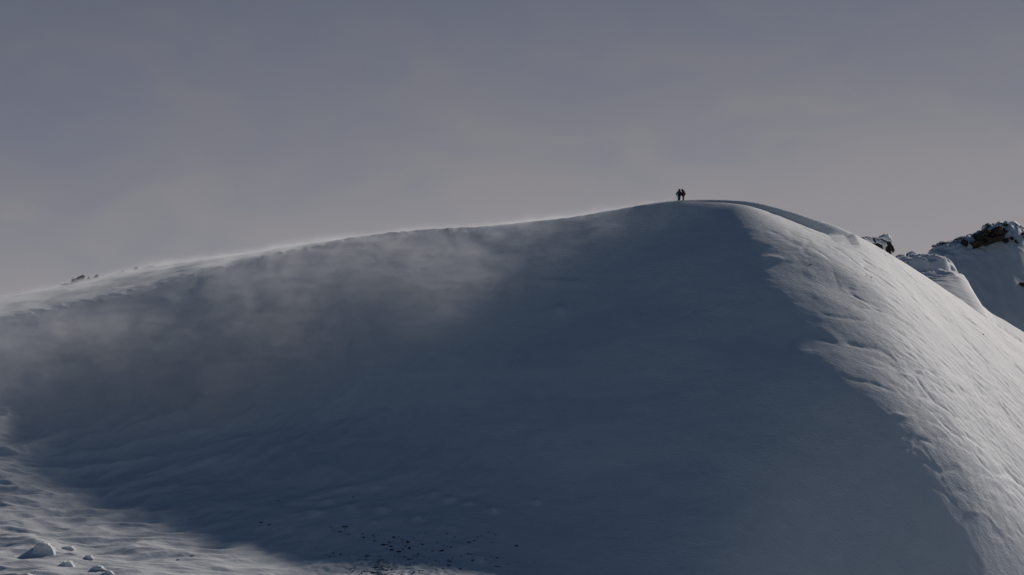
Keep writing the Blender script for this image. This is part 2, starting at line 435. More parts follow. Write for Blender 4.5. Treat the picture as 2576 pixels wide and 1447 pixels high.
M_SNOW = snow_material("wind_packed_snow", bump=0.075)
M_SNOW2 = snow_material("cornice_snow", bump=0.03)
M_ROCK = rock_material("dark_brown_rock", (0.016, 0.013, 0.012), (0.085, 0.066, 0.056))
M_ROCKS = rock_material("rock_with_clinging_snow", (0.012, 0.010, 0.010), (0.045, 0.036, 0.032), snow=0.35, scale=1.2)
M_STONE = rock_material("grey_stone", (0.02, 0.022, 0.024), (0.07, 0.068, 0.066), scale=5)
M_STONEB = rock_material("rusty_brown_stone", (0.045, 0.028, 0.014), (0.11, 0.07, 0.035), scale=5)

# ------------------------------------------------------------------ objects
def link(o, parent=None, label=None, cat=None, group=None, kind=None):
    scene.collection.objects.link(o)
    if parent: o.parent = parent
    if label: o['label'] = label
    if cat: o['category'] = cat
    if group: o['group'] = group
    if kind: o['kind'] = kind
    return o
def empty(name, loc, label, cat, rot=(0, 0, 0), group=None):
    o = bpy.data.objects.new(name, None); o.empty_display_size = 0.3
    o.location = loc; o.rotation_euler = rot
    return link(o, None, label, cat, group)
def grid_mesh(name, xs, ys, Z, mat, smooth=True):
    nx, ny = len(xs), len(ys)
    X, Y_ = np.meshgrid(xs, ys)
    co = np.stack([X, Y_, Z], axis=-1).reshape(-1, 3).astype(np.float32)
    me = bpy.data.meshes.new(name)
    me.vertices.add(nx * ny); me.vertices.foreach_set('co', co.ravel())
    i = (np.arange(ny - 1)[:, None] * nx + np.arange(nx - 1)[None, :]).ravel()
    q = np.stack([i, i + 1, i + nx + 1, i + nx], axis=-1).astype(np.int32)
    me.loops.add(q.size); me.loops.foreach_set('vertex_index', q.ravel())
    me.polygons.add(len(q)); me.polygons.foreach_set('loop_start', np.arange(0, q.size, 4, dtype=np.int32))
    me.update(calc_edges=True)
    if smooth: me.polygons.foreach_set('use_smooth', np.ones(len(q), dtype=bool))
    me.materials.append(mat)
    me.validate()
    return bpy.data.objects.new(name, me)
def spaced(a0, a1, step, lo, hi, grow=1.25):
    out = list(np.arange(a0, a1 + 1e-6, step))
    s = step; p = out[-1]
    while p < hi: s *= grow; p += s; out.append(p)
    s = step; p = out[0]; pre = []
    while p > lo: s *= grow; p -= s; pre.append(p)
    return np.array(pre[::-1] + out)

gx = spaced(-92, 98, 0.2, -3000, 3000)
gy = spaced(198, 402, 0.2, -800, 5000)
GX, GY = np.meshgrid(gx, gy)
GZ = height(GX, GY)
hill = grid_mesh("snow_hill", gx, gy, GZ, M_SNOW)
link(hill, kind="structure", label="smooth wind-blown snow hill filling the lower half of the view", cat="snow hill")

from bisect import bisect
def ground(x, y):
    i = min(max(bisect(gx, x) - 1, 0), len(gx) - 2); j = min(max(bisect(gy, y) - 1, 0), len(gy) - 2)
    a = (x - gx[i]) / (gx[i + 1] - gx[i]); b = (y - gy[j]) / (gy[j + 1] - gy[j])
    return float((GZ[j, i] * (1 - a) + GZ[j, i + 1] * a) * (1 - b) + (GZ[j + 1, i] * (1 - a) + GZ[j + 1, i + 1] * a) * b)
def seat(u, v, y0=200.0, y1=410.0, step=0.1):
    """point of the finished snow surface seen at photo pixel (u, v)"""
    r = ray(u, v); y = y0
    while y < y1:
        if ground(r[0] * y, y) > r[2] * y: break
        y += step
    return r[0] * y, y, ground(r[0] * y, y)
print("terrain done")
#REST

# ------------------------------------------------------------------ second spur with the curling cornice, behind the flank
def crest_pts(L_):
    return [(xof(u, v, Y), zof(u, v, Y)) for u, v, Y in L_], [(xof(u, v, Y), Y) for u, v, Y in L_]
SP = [(2180, 690, 416), (2230, 660, 416), (2262, 655, 416), (2290, 648, 417), (2330, 644, 418), (2360, 646, 419), (2380, 653, 420), (2394, 672, 421),
      (2402, 690, 421), (2424, 715, 422), (2448, 748, 423), (2490, 786, 424), (2530, 808, 425), (2576, 836, 426), (2760, 960, 430)]
a_, b_ = crest_pts(SP)
zc2 = curve1(a_, 0.35); Yc2 = curve1(b_, 2.0)
def height2(x, y):
    d = Yc2(x) - y; dp = np.maximum(d, 0); dn = np.maximum(-d, 0)
    # cornice terrace: x 62..74, below it a scooped wall and the lit apron
    tcx = ss(63, 69, x) * ss(83, 79.8, x)
    z = zc2(x) - (0.13 + 0.22 * ss(79, 88, x)) * dp - 0.004 * dp * dp - (0.9 * (np.sqrt(dn * dn + 1) - 1))
    # concentric curls wrapped round the end of the terrace
    r = np.hypot((x - 71.5) / 1.35, (y - 408.5) / 1.0)
    curl = ridged(r / 2.3 + 0.35 * gnoise(x / 4, y / 4, 91), np.arctan2(y - 408.5, x - 71.5) * 1.1, 2, 92)
    z = z + tcx * ss(13, 5, r) * 1.0 * curl
    drop = ss(6.2, 8.2, d + 0.8 * np.sin(x * .9) + 0.6 * gnoise(x / 1.7, y / 3, 94))
    z = z - tcx * 2.3 * drop + tcx * 1.6 * ss(9, 17, d)
    z = z - 0.9 * np.exp(-((x - 81.4) / 1.2) ** 2) * ss(0, 3, d) * ss(12, 5, d)
    # rough band of broken crust on the lower apron
    rb = ss(78, 84, x)
    band = np.exp(-((d - 9 - 0.12 * (x - 81)) / 4.5) ** 2) * rb
    z = z + band * (0.34 * fbm(x / .8, y / 1.1, 3, 96) + 0.15 * ridged((x + y) / 1.5, (x - y) / 5, 2, 97))
    z = z + 0.10 * fbm((x * .3 + y) / 1.6, x / 6, 3, 98)
    return z
X2 = np.arange(58, 122, 0.2); Y2 = np.arange(378, 445, 0.25)
A, B = np.meshgrid(X2, Y2)
Z2 = height2(A, B)
Z2 = np.maximum(Z2, -40)
spur = grid_mesh("snow_spur", X2, Y2, Z2, M_SNOW2)
link(spur, kind="structure", label="bright snow spur with a curling wind cornice behind the right flank", cat="snow spur")

# ------------------------------------------------------------------ far mountainside in shade, right edge
MT = [(1900, 760, 470), (2150, 710, 470), (2230, 668, 470), (2262, 655, 470), (2300, 652, 470), (2324, 655, 470), (2334, 636, 471), (2348, 625, 472), (2352, 615, 472), (2385, 611, 473), (2400, 603, 474),
      (2420, 600, 474), (2438, 590, 475), (2466, 583, 476), (2474, 572, 477), (2500, 563, 478), (2516, 559, 478), (2540, 558, 479), (2556, 560, 480), (2576, 574, 480),
      (2640, 590, 482), (2800, 560, 485), (3100, 640, 490)]
a_, b_ = crest_pts(MT)
zc3 = curve1(a_, 0.45); Yc3 = curve1(b_, 2.5)
def height3(x, y):
    d = Yc3(x) - y; dp = np.maximum(d, 0); dn = np.maximum(-d, 0)
    z = zc3(x) - (0.80 + 0.10 * ss(90, 105, x)) * (np.sqrt(dp * dp + 3) - 1.73) + 0.0012 * dp * dp
    z = z - 0.8 * (np.sqrt(dn * dn + 1) - 1)
    g = x - 0.25 * dp
    z = z + 0.5 * gnoise(g / 13, y / 24, 101) * ss(2, 12, dp) + 0.15 * fbm(g / 7, y / 30, 2, 102) * ss(4, 14, dp)
    crag = np.exp(-(d / 5.5) ** 2)
    z = z + crag * 1.05 * ridged(x / 2.4, y / 3.1, 4, 103) - crag * 0.55
    z = z + 0.30 * fbm(g / 3, y / 6, 3, 105) * ss(1, 6, dp)
    # gully running down at the right edge
    z = z - 0.9 * np.exp(-((x - 109 + 0.1 * dp) / 3.5) ** 2) * ss(2, 14, dp)
    return np.maximum(z, -60)
X3 = np.concatenate([np.arange(50, 76, 1.0), np.arange(76, 122, 0.25), np.arange(122, 170, 1.2)]); Y3 = np.concatenate([np.arange(400, 462, 0.6), np.arange(462, 492, 0.25), np.arange(492, 560, 2.0)])
A, B = np.meshgrid(X3, Y3)
Z3 = height3(A, B)
mountain = grid_mesh("mountain", X3, Y3, Z3, M_SNOW2)
link(mountain, kind="structure", label="far snowy mountainside in blue shade at the right edge", cat="mountain")
def f3(x, y): return float(height3(np.array([x], dtype=float), np.array([y], dtype=float))[0])
def f2(x, y): return float(height2(np.array([x], dtype=float), np.array([y], dtype=float))[0])
def seat_on(fn, u, v, y0, y1, step=0.1):
    r = ray(u, v); y = y0
    while y < y1:
        if fn(r[0] * y, y) > r[2] * y: break
        y += step
    return r[0] * y, y, r[2] * y

# ------------------------------------------------------------------ rocks
def hull(points):
    bm = bmesh.new()
    vs = [bm.verts.new(p) for p in points]
    r = bmesh.ops.convex_hull(bm, input=vs)
    bmesh.ops.delete(bm, geom=list({g for g in r['geom_interior'] + r['geom_unused'] if isinstance(g, bmesh.types.BMVert)}), context='VERTS')
    return bm
def rock_points(R, sx_, sy_, sz_, n=22, lean=0.0):
    pts = []
    for i in range(n):
        d = Vector((R.gauss(0, 1), R.gauss(0, 1), R.gauss(0, 1))).normalized()
        k = R.uniform(.8, 1.05)
        pts.append(Vector((d.x * sx_ * k + lean * d.z * sx_, d.y * sy_ * k, d.z * sz_ * k)))
    return pts
def rough_mesh(name, bm, mat, rough=0.05, cuts=2, smooth_=False, seed=0, bevel=0.0):
    """angular hull -> bevelled, subdivided and roughened rock"""
    bmesh.ops.dissolve_limit(bm, angle_limit=math.radians(8), verts=bm.verts, edges=bm.edges)
    if bevel > 0:
        bmesh.ops.bevel(bm, geom=bm.edges[:], offset=bevel, segments=1, affect='EDGES')
    bmesh.ops.triangulate(bm, faces=bm.faces)
    for k in range(cuts):
        bmesh.ops.subdivide_edges(bm, edges=bm.edges[:], cuts=1, use_grid_fill=True)
        bmesh.ops.triangulate(bm, faces=bm.faces)
    if rough > 0:
        bm.normal_update()
        for v in bm.verts:
            q = v.co * (0.5 / max(rough, .01)) * 0.22 + Vector((seed * 3.1, 0, 0))
            v.co += v.normal * rough * (mnoise.noise(q) + 0.5 * mnoise.noise(q * 2.7))
    me = bpy.data.meshes.new(name); bm.to_mesh(me); bm.free()
    if smooth_:
        me.polygons.foreach_set('use_smooth', np.ones(len(me.polygons), dtype=bool))
    me.materials.append(mat)
    return me
def pdist(Y): return Y / FPX      # metres per photo pixel at distance Y

M_CRAG = rock_material("snow_crusted_rock", (0.012, 0.010, 0.010), (0.07, 0.056, 0.05), snow=0.95, scale=1.4)
# -- many small stones scattered on the slope and the hollow floor
stone_meshes = []
for k in range(14):
    R = random.Random(100 + k)
    bm = hull(rock_points(R, 1, .8, .55, 11 + k % 5, R.uniform(-.3, .3)))
    stone_meshes.append(rough_mesh("stone", bm, M_STONEB if k in (4, 9) else M_STONE, .06, 1, seed=k))
heap_meshes = []
M_HEAP = rock_material('snow_dusted_stone', (0.03, 0.032, 0.035), (0.12, 0.115, 0.11), snow=0.30, scale=4)
for k in range(8):
    me_ = stone_meshes[(0, 1, 2, 3, 5, 6, 7, 8)[k]].copy(); me_.materials.clear(); me_.materials.append(M_HEAP); heap_meshes.append(me_)
def stone(u, v, wpx, hpx, label, group, k=None, rot=None, cat="stone", name="stone", seatf=None, y0=200, y1=374, sink=.25, mesh=None, tilt=0):
    x, y, z = (seat(u, v + hpx * .4) if seatf is None else seat_on(seatf, u, v + hpx * .4, y0, y1))
    R = random.Random(int(u * 31 + v * 7))
    if k is None: k = R.choice([0, 1, 2, 3, 5, 6, 7, 8, 10, 11, 12, 13])
    o = bpy.data.objects.new(name, mesh or stone_meshes[k])
    s = pdist(y)
    o.scale = (wpx * s / 2, wpx * s / 2 * R.uniform(.7, 1.1), hpx * s / 2 * 1.35)
    o.rotation_euler = (R.uniform(-.2, .2), tilt + R.uniform(-.15, .15), 0 if rot is None else rot)
    o.location = (x, y, z + hpx * s * (.5 - sink))
    return link(o, None, label, cat, group)
def cr5(cx, cy): return (900 + cx * .5435) / 1.59, (1900 + cy * .5435) / 1.59
G1 = "dark stones scattered on the shaded slope above the hollow"
L1 = "small dark stone poking through the shaded snow above the hollow"
# individually recognisable ones (crop coordinates, width and height px of the crop)
SPEC = [
    (270, 350, 46, 14, "long flat dark stone at the far left of the scatter, larger of two neighbours", 1),
    (325, 364, 32, 12, "flat dark stone just right of the long one at the left of the scatter", 2),
    (1345, 488, 36, 28, "large rusty brown stone in the middle of the scatter", 4),
    (1590, 557, 46, 20, "hooked black stone right of the middle of the scatter, widest there", 6),
    (1822, 626, 24, 18, "round dark stone beside a snow lump, right part of scatter", 3),
    (1165, 510, 40, 18, "dark slab with snow beneath, left of the rusty brown stone", 5),
    (1282, 566, 48, 14, "long low dark slab under the rusty brown stone", 7),
    (1052, 594, 44, 10, "thin brown slab lying just above the sunlit stone pile", 9),
    (850, 582, 40, 10, "thin dark slab slanting down rightwards, left of the stone pile", 8),
    (850, 416, 26, 12, "dark stone low in the upper left cluster of the scatter", 10),
    (880, 381, 52, 9, "thin broken dark slab at the top of the scatter, left part", 11),
    (1016, 432, 26, 8, "thin dark slab above a pair of stones, upper middle of the scatter", 12),
    (1022, 458, 22, 16, "dark stone directly beneath a thin slab, upper middle of the scatter", 13),
    (1102, 484, 22, 12, "small pointed dark stone left of the big slabs", 0),
    (1242, 455, 30, 16, "angular dark stone above the rusty brown stone", 2),
    (1795, 495, 30, 12, "small reddish brown stone on the right of the scatter", 9),
    (2150, 520, 46, 14, "snow-dusted grey stone alone at the right end of the scatter", 1),
    (2282, 650, 10, 10, "tiny dark stone farthest right near the bottom", 3),
    (395, 186, 14, 12, "tiny dark stone alone high on the shaded slope, left one", 0),
    (942, 162, 18, 10, "tiny dark stone alone high on the shaded slope, centre", 2),
    (210, 388, 8, 9, "tiny dark stone below and left of the long flat stone", 5),
    (1632, 428, 26, 9, "small dark stone at the upper right of the scatter", 6),
    (1455, 510, 26, 18, "split dark stone right of the rusty brown stone", 7),
    (1355, 538, 30, 24, "dark stone half sunk in snow under the rusty brown one", 8),
    (2005, 610, 28, 12, "dark stone low on the right side of the scatter", 12),
]
for cx, cy, w, h, lab, k in SPEC:
    u, v = cr5(cx, cy)
    stone(u, v, w * .342 * 1.05, h * .342 * 1.1, lab, None, k, tilt=.25 if cx in (850, 395) and cy > 500 else 0)
SMALL = [(783, 384, 14, 6), (905, 380, 12, 8), (790, 405, 8, 8), (815, 413, 10, 5), (838, 418, 12, 6), (878, 404, 10, 6), (886, 430, 10, 5), (905, 437, 14, 5), (920, 439, 10, 4),
         (946, 454, 12, 8), (1090, 446, 16, 6), (1098, 457, 14, 6), (1128, 449, 14, 6), (1010, 462, 10, 6), (1200, 488, 16, 8), (1215, 496, 20, 8), (1205, 500, 20, 6), (1230, 492, 14, 6),
         (1195, 512, 18, 8), (1220, 522, 30, 10), (1150, 518, 16, 6), (1228, 549, 30, 12), (1190, 546, 16, 6), (1305, 476, 20, 6), (1310, 495, 18, 10), (1385, 460, 10, 8), (1392, 478, 12, 6),
         (1416, 484, 16, 4), (1440, 486, 10, 6), (1458, 462, 8, 6), (1472, 420, 8, 10), (1488, 432, 10, 8), (1415, 440, 8, 5), (1310, 545, 18, 10), (1330, 528, 14, 8), (1265, 508, 16, 5),
         (1280, 455, 10, 8), (1690, 457, 16, 6), (1748, 433, 8, 6), (1838, 484, 22, 10), (1860, 456, 14, 8), (1886, 448, 12, 5), (1925, 466, 8, 6), (1940, 420, 18, 7), (1992, 440, 12, 8),
         (1968, 497, 14, 7), (1610, 522, 22, 6), (1660, 531, 24, 8), (1635, 526, 12, 6), (1560, 497, 10, 5), (1530, 560, 30, 5), (1475, 557, 12, 5), (1420, 582, 18, 7), (1250, 595, 10, 9),
         (1385, 596, 24, 6), (1412, 602, 14, 6), (1325, 606, 26, 8), (1350, 618, 40, 8), (1375, 622, 20, 6), (1140, 600, 14, 6), (1036, 600, 18, 8), (800, 573, 20, 8), (770, 597, 18, 8),
         (745, 586, 8, 6), (665, 533, 10, 8), (438, 505, 6, 5), (1735, 597, 16, 8), (1790, 581, 24, 7), (1810, 583, 14, 6), (1675, 610, 12, 6), (1660, 637, 30, 8), (1640, 634, 16, 6),
         (1560, 632, 10, 6), (1575, 640, 8, 10), (1500, 618, 10, 5), (1465, 600, 16, 6), (1912, 622, 16, 6), (1935, 624, 10, 5), (1960, 600, 10, 5), (1955, 645, 8, 5), (2082, 656, 14, 7),
         (1995, 672, 34, 5), (2020, 672, 18, 4), (1520, 664, 28, 9), (1500, 668, 18, 6), (1610, 684, 20, 6), (1655, 664, 24, 5), (1730, 692, 22, 10), (1560, 694, 22, 7), (1480, 652, 14, 5)]
for cx, cy, w, h in SMALL:
    u, v = cr5(cx, cy)
    stone(u, v, max(w * .45, 3.8), max(h * .45, 2.4), L1, G1)
# the pile in the sun at the very bottom
G2 = "sunlit stones heaped at the foot of the slope"
L2 = "grey stone in the sunlit snow-dusted heap at the bottom edge"
R = random.Random(3)
for i in range(95):
    t = R.random() ** .8
    cy = 610 + 150 * t; w_ = 25 + 120 * t
    cx = 1150 + R.gauss(0, .5) * w_ - 20 * t
    sz = R.uniform(10, 34) * (.7 + .5 * t)
    u, v = cr5(cx, cy)
    stone(u, v, sz * .342 * 1.1, sz * .342 * R.uniform(.5, .85), L2, G2, sink=.35, mesh=R.choice(heap_meshes))
G3 = "small stones strewn either side of the sunlit heap"
for i in range(48):
    cy = R.uniform(615, 738)
    cx = R.choice((R.uniform(930, 1100), R.uniform(1220, 1720), R.uniform(1220, 1500)))
    sz = R.uniform(8, 24)
    u, v = cr5(cx, cy)
    stone(u, v, sz * .342 * 1.3, sz * .342 * .6, "small flat stone strewn on the wind-packed snow beside the sunlit heap", G3, sink=.35, mesh=R.choice(heap_meshes))

# -- rock heads along the left skyline
SKY_ROCKS = [  # u, v of the base, width, height px, label
    (170, 721, 26, 7, "low flat dark rock at the foot of the left skyline outcrop"),
    (190, 715, 20, 13, "hump-backed brown rock at the left of the skyline outcrop"),
    (202, 712, 17, 16, "tallest pointed rock of the left skyline outcrop"),
    (214, 713, 14, 9, "small rock between the pointed rocks of the skyline outcrop"),
    (226, 708, 14, 11, "second pointed rock of the left skyline outcrop"),
    (241, 704, 12, 11, "knobby dark rock at the right end of the left skyline outcrop"),
    (248, 704, 10, 5, "tiny rock flake beside the knobby one of the left outcrop"),
    (300, 694, 8, 6, "tiny dark rock left of a pair on the left skyline"),
    (309, 692, 8, 8, "tiny pointed dark rock right of a pair on the left skyline"),
    (341, 684, 10, 10, "small pointed rock standing alone on the left skyline"),
    (361, 680, 10, 5, "tiny low rock right of the lone pointed one on the skyline"),
    (380, 677, 20, 6, "low dark rock at the right end of the left skyline rocks"),
    (442, 668, 5, 3, "speck of dark rock far right along the left skyline"),
]
for u, v, w, h, lab in SKY_ROCKS:
    r_ = ray(u, v)
    ys_ = float(Ys(r_[0] * 368)) - 1.0
    x = r_[0] * ys_; s = pdist(ys_)
    R = random.Random(int(u))
    bm = hull(rock_points(R, w * s / 2 * 1.55, w * s / 2 * 1.3, h * s * .85, 18, R.uniform(-.1, .4)))
    o = bpy.data.objects.new("rock", rough_mesh("rock", bm, M_ROCKS, .06, 1, seed=u))
    zt = zof(u, v - h - 1.5, ys_)
    o.location = (x, ys_, zt - h * s * .62)
    link(o, None, lab, "rock", "rocks along the left skyline")
# -- few pebbles on the bright flank
for u, v, w, h, lab in [(2193, 698, 6, 4, "tiny dark stone on the bright upper flank, larger of two"), (2179, 694, 4, 2.5, "speck of stone just left of the tiny stone on the bright upper flank"),
                        (2474, 841, 6, 4, "tiny dark stone near the bright lower right edge of the flank"), (2040, 665, 7, 4, "tiny dark stone by the soft fold on the upper flank")]:
    stone(u, v, w, h, lab, None)

# -- snow-covered boulder pair behind the flank
def shaped_rock(name, outline, Y, depth, mat, seed, rough=.15, cuts=3, parent=None, bulge=.55, jit=.12, prof=None):
    """solid angular rock whose front outline follows (u, v) points, with its own depth in metres"""
    c = np.mean(np.array(outline, dtype=float), axis=0)
    cx, cz = xof(c[0], c[1], Y), zof(c[0], c[1], Y)
    R = random.Random(seed)
    bm = bmesh.new()
    rings = []
    prof = prof or [(-.5, bulge * .55), (-.42, .78), (-.15, 1.0), (.2, 1.0), (.5, .6)]
    for t, k in prof:
        ring = []
        for (u, v) in outline:
            X = xof(u, v, Y) - cx; Z = zof(u, v, Y) - cz
            kk = k * (1 + R.uniform(-jit, jit) * (1 if k < 1 else .15))
            ring.append(bm.verts.new((X * kk, t * depth + R.uniform(-.08, .08) * depth, Z * kk)))
        rings.append(ring)
    n = len(outline)
    for a, b in zip(rings[:-1], rings[1:]):
        for i in range(n):
            bm.faces.new((a[i], a[(i + 1) % n], b[(i + 1) % n], b[i]))
    fc = bm.verts.new((R.uniform(-.2, .2), -.56 * depth, R.uniform(-.2, .2))); bc = bm.verts.new((0, .55 * depth, 0))
    for i in range(n):
        bm.faces.new((fc, rings[0][(i + 1) % n], rings[0][i]))
        bm.faces.new((bc, rings[-1][i], rings[-1][(i + 1) % n]))
    bmesh.ops.recalc_face_normals(bm, faces=bm.faces)
    bmesh.ops.triangulate(bm, faces=bm.faces)
    for k in range(cuts):
        bmesh.ops.subdivide_edges(bm, edges=bm.edges[:], cuts=1)
        bmesh.ops.triangulate(bm, faces=bm.faces)
    bm.normal_update()
    for v in bm.verts:
        q = v.co * .9 + Vector((seed, 0, 0))
        v.co += v.normal * rough * (mnoise.noise(q) + .6 * mnoise.noise(q * 2.3) + .3 * mnoise.noise(q * 5))
    me = bpy.data.meshes.new(name); bm.to_mesh(me); bm.free(); me.materials.append(mat)
    o = bpy.data.objects.new(name, me)
    return o, (cx, Y, cz)
def c2(cx, cy): return (3350 + cx * .2903) / 1.59, (850 + cy * .2903) / 1.59   # crop of the rocks -> photo
def P2(L_): return [c2(*p) for p in L_]
def snow_patch(name, outline, Y, thick, seed, parent, origin, yoff, rough=.08):
    o, c = shaped_rock(name, outline, Y, thick, M_SNOW2, seed, rough, 3, bulge=1.2, jit=.05)
    me = o.data; me.polygons.foreach_set('use_smooth', np.ones(len(me.polygons), dtype=bool))
    o.location = (c[0] - origin[0], c[1] + yoff - origin[1], c[2] - origin[2])
    link(o, parent)
    return o
YB = 424.0
# boulder: left block, wall between, right tall block, snow caps
bl = [(330, 350), (380, 335), (425, 335), (455, 350), (560, 345), (640, 310), (690, 315), (722, 350), (742, 400), (745, 440), (775, 520), (770, 550), (730, 590), (680, 640), (560, 640), (470, 520), (400, 440)]
o, org = shaped_rock("rock_face", P2(bl), YB, 5.0, M_ROCK, 4, .14)
bt = empty("boulder", org, "tall dark boulder capped with snow behind the bright flank, standing against the sky", "boulder")
o.location = (0, 0, 0); link(o, bt)
snow_patch("snow_cap", P2([(335, 352), (375, 338), (425, 338), (450, 360), (470, 400), (500, 440), (440, 430), (385, 400)]), YB, 1.4, 11, bt, org, -2.2)
snow_patch("snow_cap", P2([(455, 352), (545, 348), (620, 306), (680, 306), (722, 350), (735, 400), (700, 412), (640, 405), (590, 385), (545, 372), (500, 380)]), YB, 2.6, 12, bt, org, -1.6)
snow_patch("snow_patch", P2([(480, 380), (550, 375), (600, 400), (650, 425), (655, 465), (630, 500), (635, 545), (600, 530), (575, 430), (500, 430)]), YB, 1.4, 13, bt, org, -2.3)
snow_patch("snow_patch", P2([(705, 535), (722, 545), (728, 580), (712, 575)]), YB, .8, 14, bt, org, -2.5)
# smaller snow-plastered rocks between the boulder and the mountain
for pts, lab, yb, sd_ in [
    ([(790, 630), (850, 585), (905, 580), (935, 620), (955, 655), (940, 700), (800, 690)], "snow-plastered rock with a dark left foot just right of the tall boulder", 430, 21),
    ([(945, 600), (960, 570), (1000, 533), (1040, 540), (1080, 565), (1150, 580), (1180, 600), (1170, 680), (950, 690)], "broad snow-plastered rock between the tall boulder and the mountainside", 436, 22)]:
    o, c = shaped_rock("rock_face", P2(pts), yb, 4.0, M_ROCKS, sd_, .14)
    e = empty("snowy_rock", c, lab, "rock"); link(o, e)
    up = [(p[0], p[1] + 6) for p in pts if p[1] < 640]; dn_ = [(p[0] - 5, p[1] + 55) for p in reversed(up)]
    snow_patch("snow_cap", P2(up + dn_), yb, 1.6, sd_ + 30, e, c, -1.7)

# -- rock outcrops on the far mountain
def outcrop(pts, lab, depth, seed, name="rock_outcrop", mat=M_ROCK, off=0.0, rough=.22):
    uv = P2(pts); cu, cv = np.mean(np.array(uv), axis=0)
    x, y, z = seat_on(f3, cu, cv, 420, 482)
    o, c = shaped_rock(name, uv, y + off, depth, mat, seed, rough)
    o.location = c
    return link(o, None, lab, "rock", None)
outcrop([(1695, 455), (1715, 375), (1745, 370), (1785, 405), (1780, 470), (1770, 500)], "small dark rock tooth left of the big brown outcrop", 3, 31)
outcrop([(1775, 490), (1800, 425), (1900, 390), (1890, 310), (2000, 260), (2080, 235), (2110, 250), (2200, 195), (2250, 205), (2335, 260), (2310, 310), (2305, 360), (2230, 395), (2150, 430), (2060, 460), (1960, 460), (1900, 495), (1850, 525), (1800, 525)],
        "big dark brown rock outcrop under the snowy crest of the far mountain", 7, 32, rough=.3)
outcrop([(2255, 385), (2300, 350), (2350, 350), (2362, 385), (2340, 410), (2300, 430), (2275, 410)], "dark rock lump touching the right foot of the big brown outcrop", 2.5, 33)
outcrop([(2372, 360), (2400, 328), (2420, 345), (2415, 375), (2385, 388)], "small square dark rock right of the big brown outcrop", 1.6, 34)
outcrop([(2440, 375), (2460, 370), (2465, 405), (2500, 410), (2490, 440), (2460, 435), (2445, 410)], "small crooked dark rock farthest right below the mountain crest", 1.6, 35, mat=M_ROCKS)
outcrop([(2510, 295), (2545, 275), (2600, 270), (2600, 300), (2540, 305)], "thin dark rock ledge at the right edge near the mountain crest", 1.6, 36, mat=M_ROCKS)
outcrop([(2535, 330), (2600, 320), (2600, 345), (2550, 345)], "thin dark rock ledge below another at the right edge of the mountain", 1.6, 37, mat=M_ROCKS)
outcrop([(2485, 990), (2520, 965), (2600, 975), (2620, 1025), (2540, 1015)], "isolated dark rock low on the mountainside at the right edge", 3, 38)
# snow-covered crest crags of the mountain
for pts, lab, sd_ in [
    ([(1990, 240), (1995, 180), (2060, 145), (2110, 160), (2140, 185), (2060, 230)], "snow-crusted crag rising left of the mountain's highest point", 41),
    ([(1870, 300), (1895, 275), (1935, 280), (1925, 310), (1890, 315)], "small snow-crusted ledge stone on the left mountain crest", 42),
    ([(2175, 170), (2230, 145), (2265, 150), (2310, 118), (2352, 125), (2350, 165), (2330, 210), (2200, 200)], "snow-crusted crag at the highest point of the far mountain", 43),
    ([(2370, 165), (2425, 148), (2470, 180), (2530, 185), (2560, 225), (2480, 220), (2390, 200)], "snow-crusted crag at the right end of the far mountain crest", 44),
    ([(1400, 425), (1405, 405), (1500, 408), (1510, 430), (1450, 440)], "low snow-crusted stone halfway up the left mountain crest", 45),
    ([(1290, 465), (1320, 447), (1395, 450), (1400, 470), (1330, 490)], "low snow-crusted stone at the left start of the mountain crest", 46),
    ([(1610, 370), (1680, 335), (1750, 325), (1765, 350), (1720, 375), (1640, 385)], "rounded snow-crusted hump left of the big brown outcrop", 47)]:
    uv = P2(pts); cu, cv = np.mean(np.array(uv), axis=0)
    y = float(Yc3(xof(cu, cv, 476))) - .4
    o, c = shaped_rock("rock_crag", uv, y, 2.4, M_CRAG, sd_, .15, 2)
    o.location = c; link(o, None, lab, "rock", "snow-crusted crags along the far mountain crest")

# -- snow blocks lying in the bottom left hollow
def c4(cx, cy): return cx * .4153 / 1.59, (1700 + cy * .4153) / 1.59
for (cx, cy, w, h, lab) in [
    (410, 1170, 235, 140, "largest wedge-shaped snow block in the sunlit hollow at lower left"),
    (640, 1330, 160, 95, "second largest snow block, right of and below the big wedge"),
    (1040, 1420, 110, 75, "rounded snow block at the bottom edge, farthest right of the big ones"),
    (940, 1370, 150, 55, "low broad snow block just left of the rounded one by the bottom edge"),
    (845, 1265, 100, 50, "small peaked snow block between the big wedge and the right-hand blocks"),
    (650, 1180, 130, 45, "flat snow block immediately right of the largest wedge"),
    (240, 1438, 130, 40, "snow block cut by the bottom edge near the left corner"),
    (1718, 1292, 36, 22, "tiny snow block alone on the lit floor, left one of two"),
    (1860, 1250, 30, 22, "tiny snow block alone on the lit floor, farthest right"),
]:
    u, v = c4(cx, cy)
    w_ = w * .2612; h_ = h * .2612 * (1 if w > 200 else .7)
    x, y, z = seat(u, v + h_ * .45)
    s = pdist(y); R = random.Random(int(cx))
    W, H = w_ * s / 2, h_ * s
    px_ = [(-.52, .25), (-.48, 0), (-.40, -.22), (-.28, -.70), (-.14, -.9), (.02, -.86), (.14, -.95), (.26, -.80), (.37, -.42), (.50, -.2), (.56, .25)]
    px_ = [(q[0] + R.uniform(-.04, .04), q[1] * R.uniform(.8, 1.0)) for q in px_]
    ol = [(u + q[0] * w_ * R.uniform(.9, 1.1), v + h_ * .5 + q[1] * h_ * R.uniform(.88, 1.08)) for q in px_]
    o, c_ = shaped_rock("snow_block", ol, y, W * 1.5, M_SNOW2, int(cx), .05 + .05 * W, 3, jit=.05, prof=[(-.5, .86), (-.44, .97), (-.1, 1.0), (.25, .95), (.5, .6)])
    o.location = (c_[0], c_[1] + W * .4, c_[2])
    link(o, None, lab, "snow block", "snow blocks in the lower left hollow")
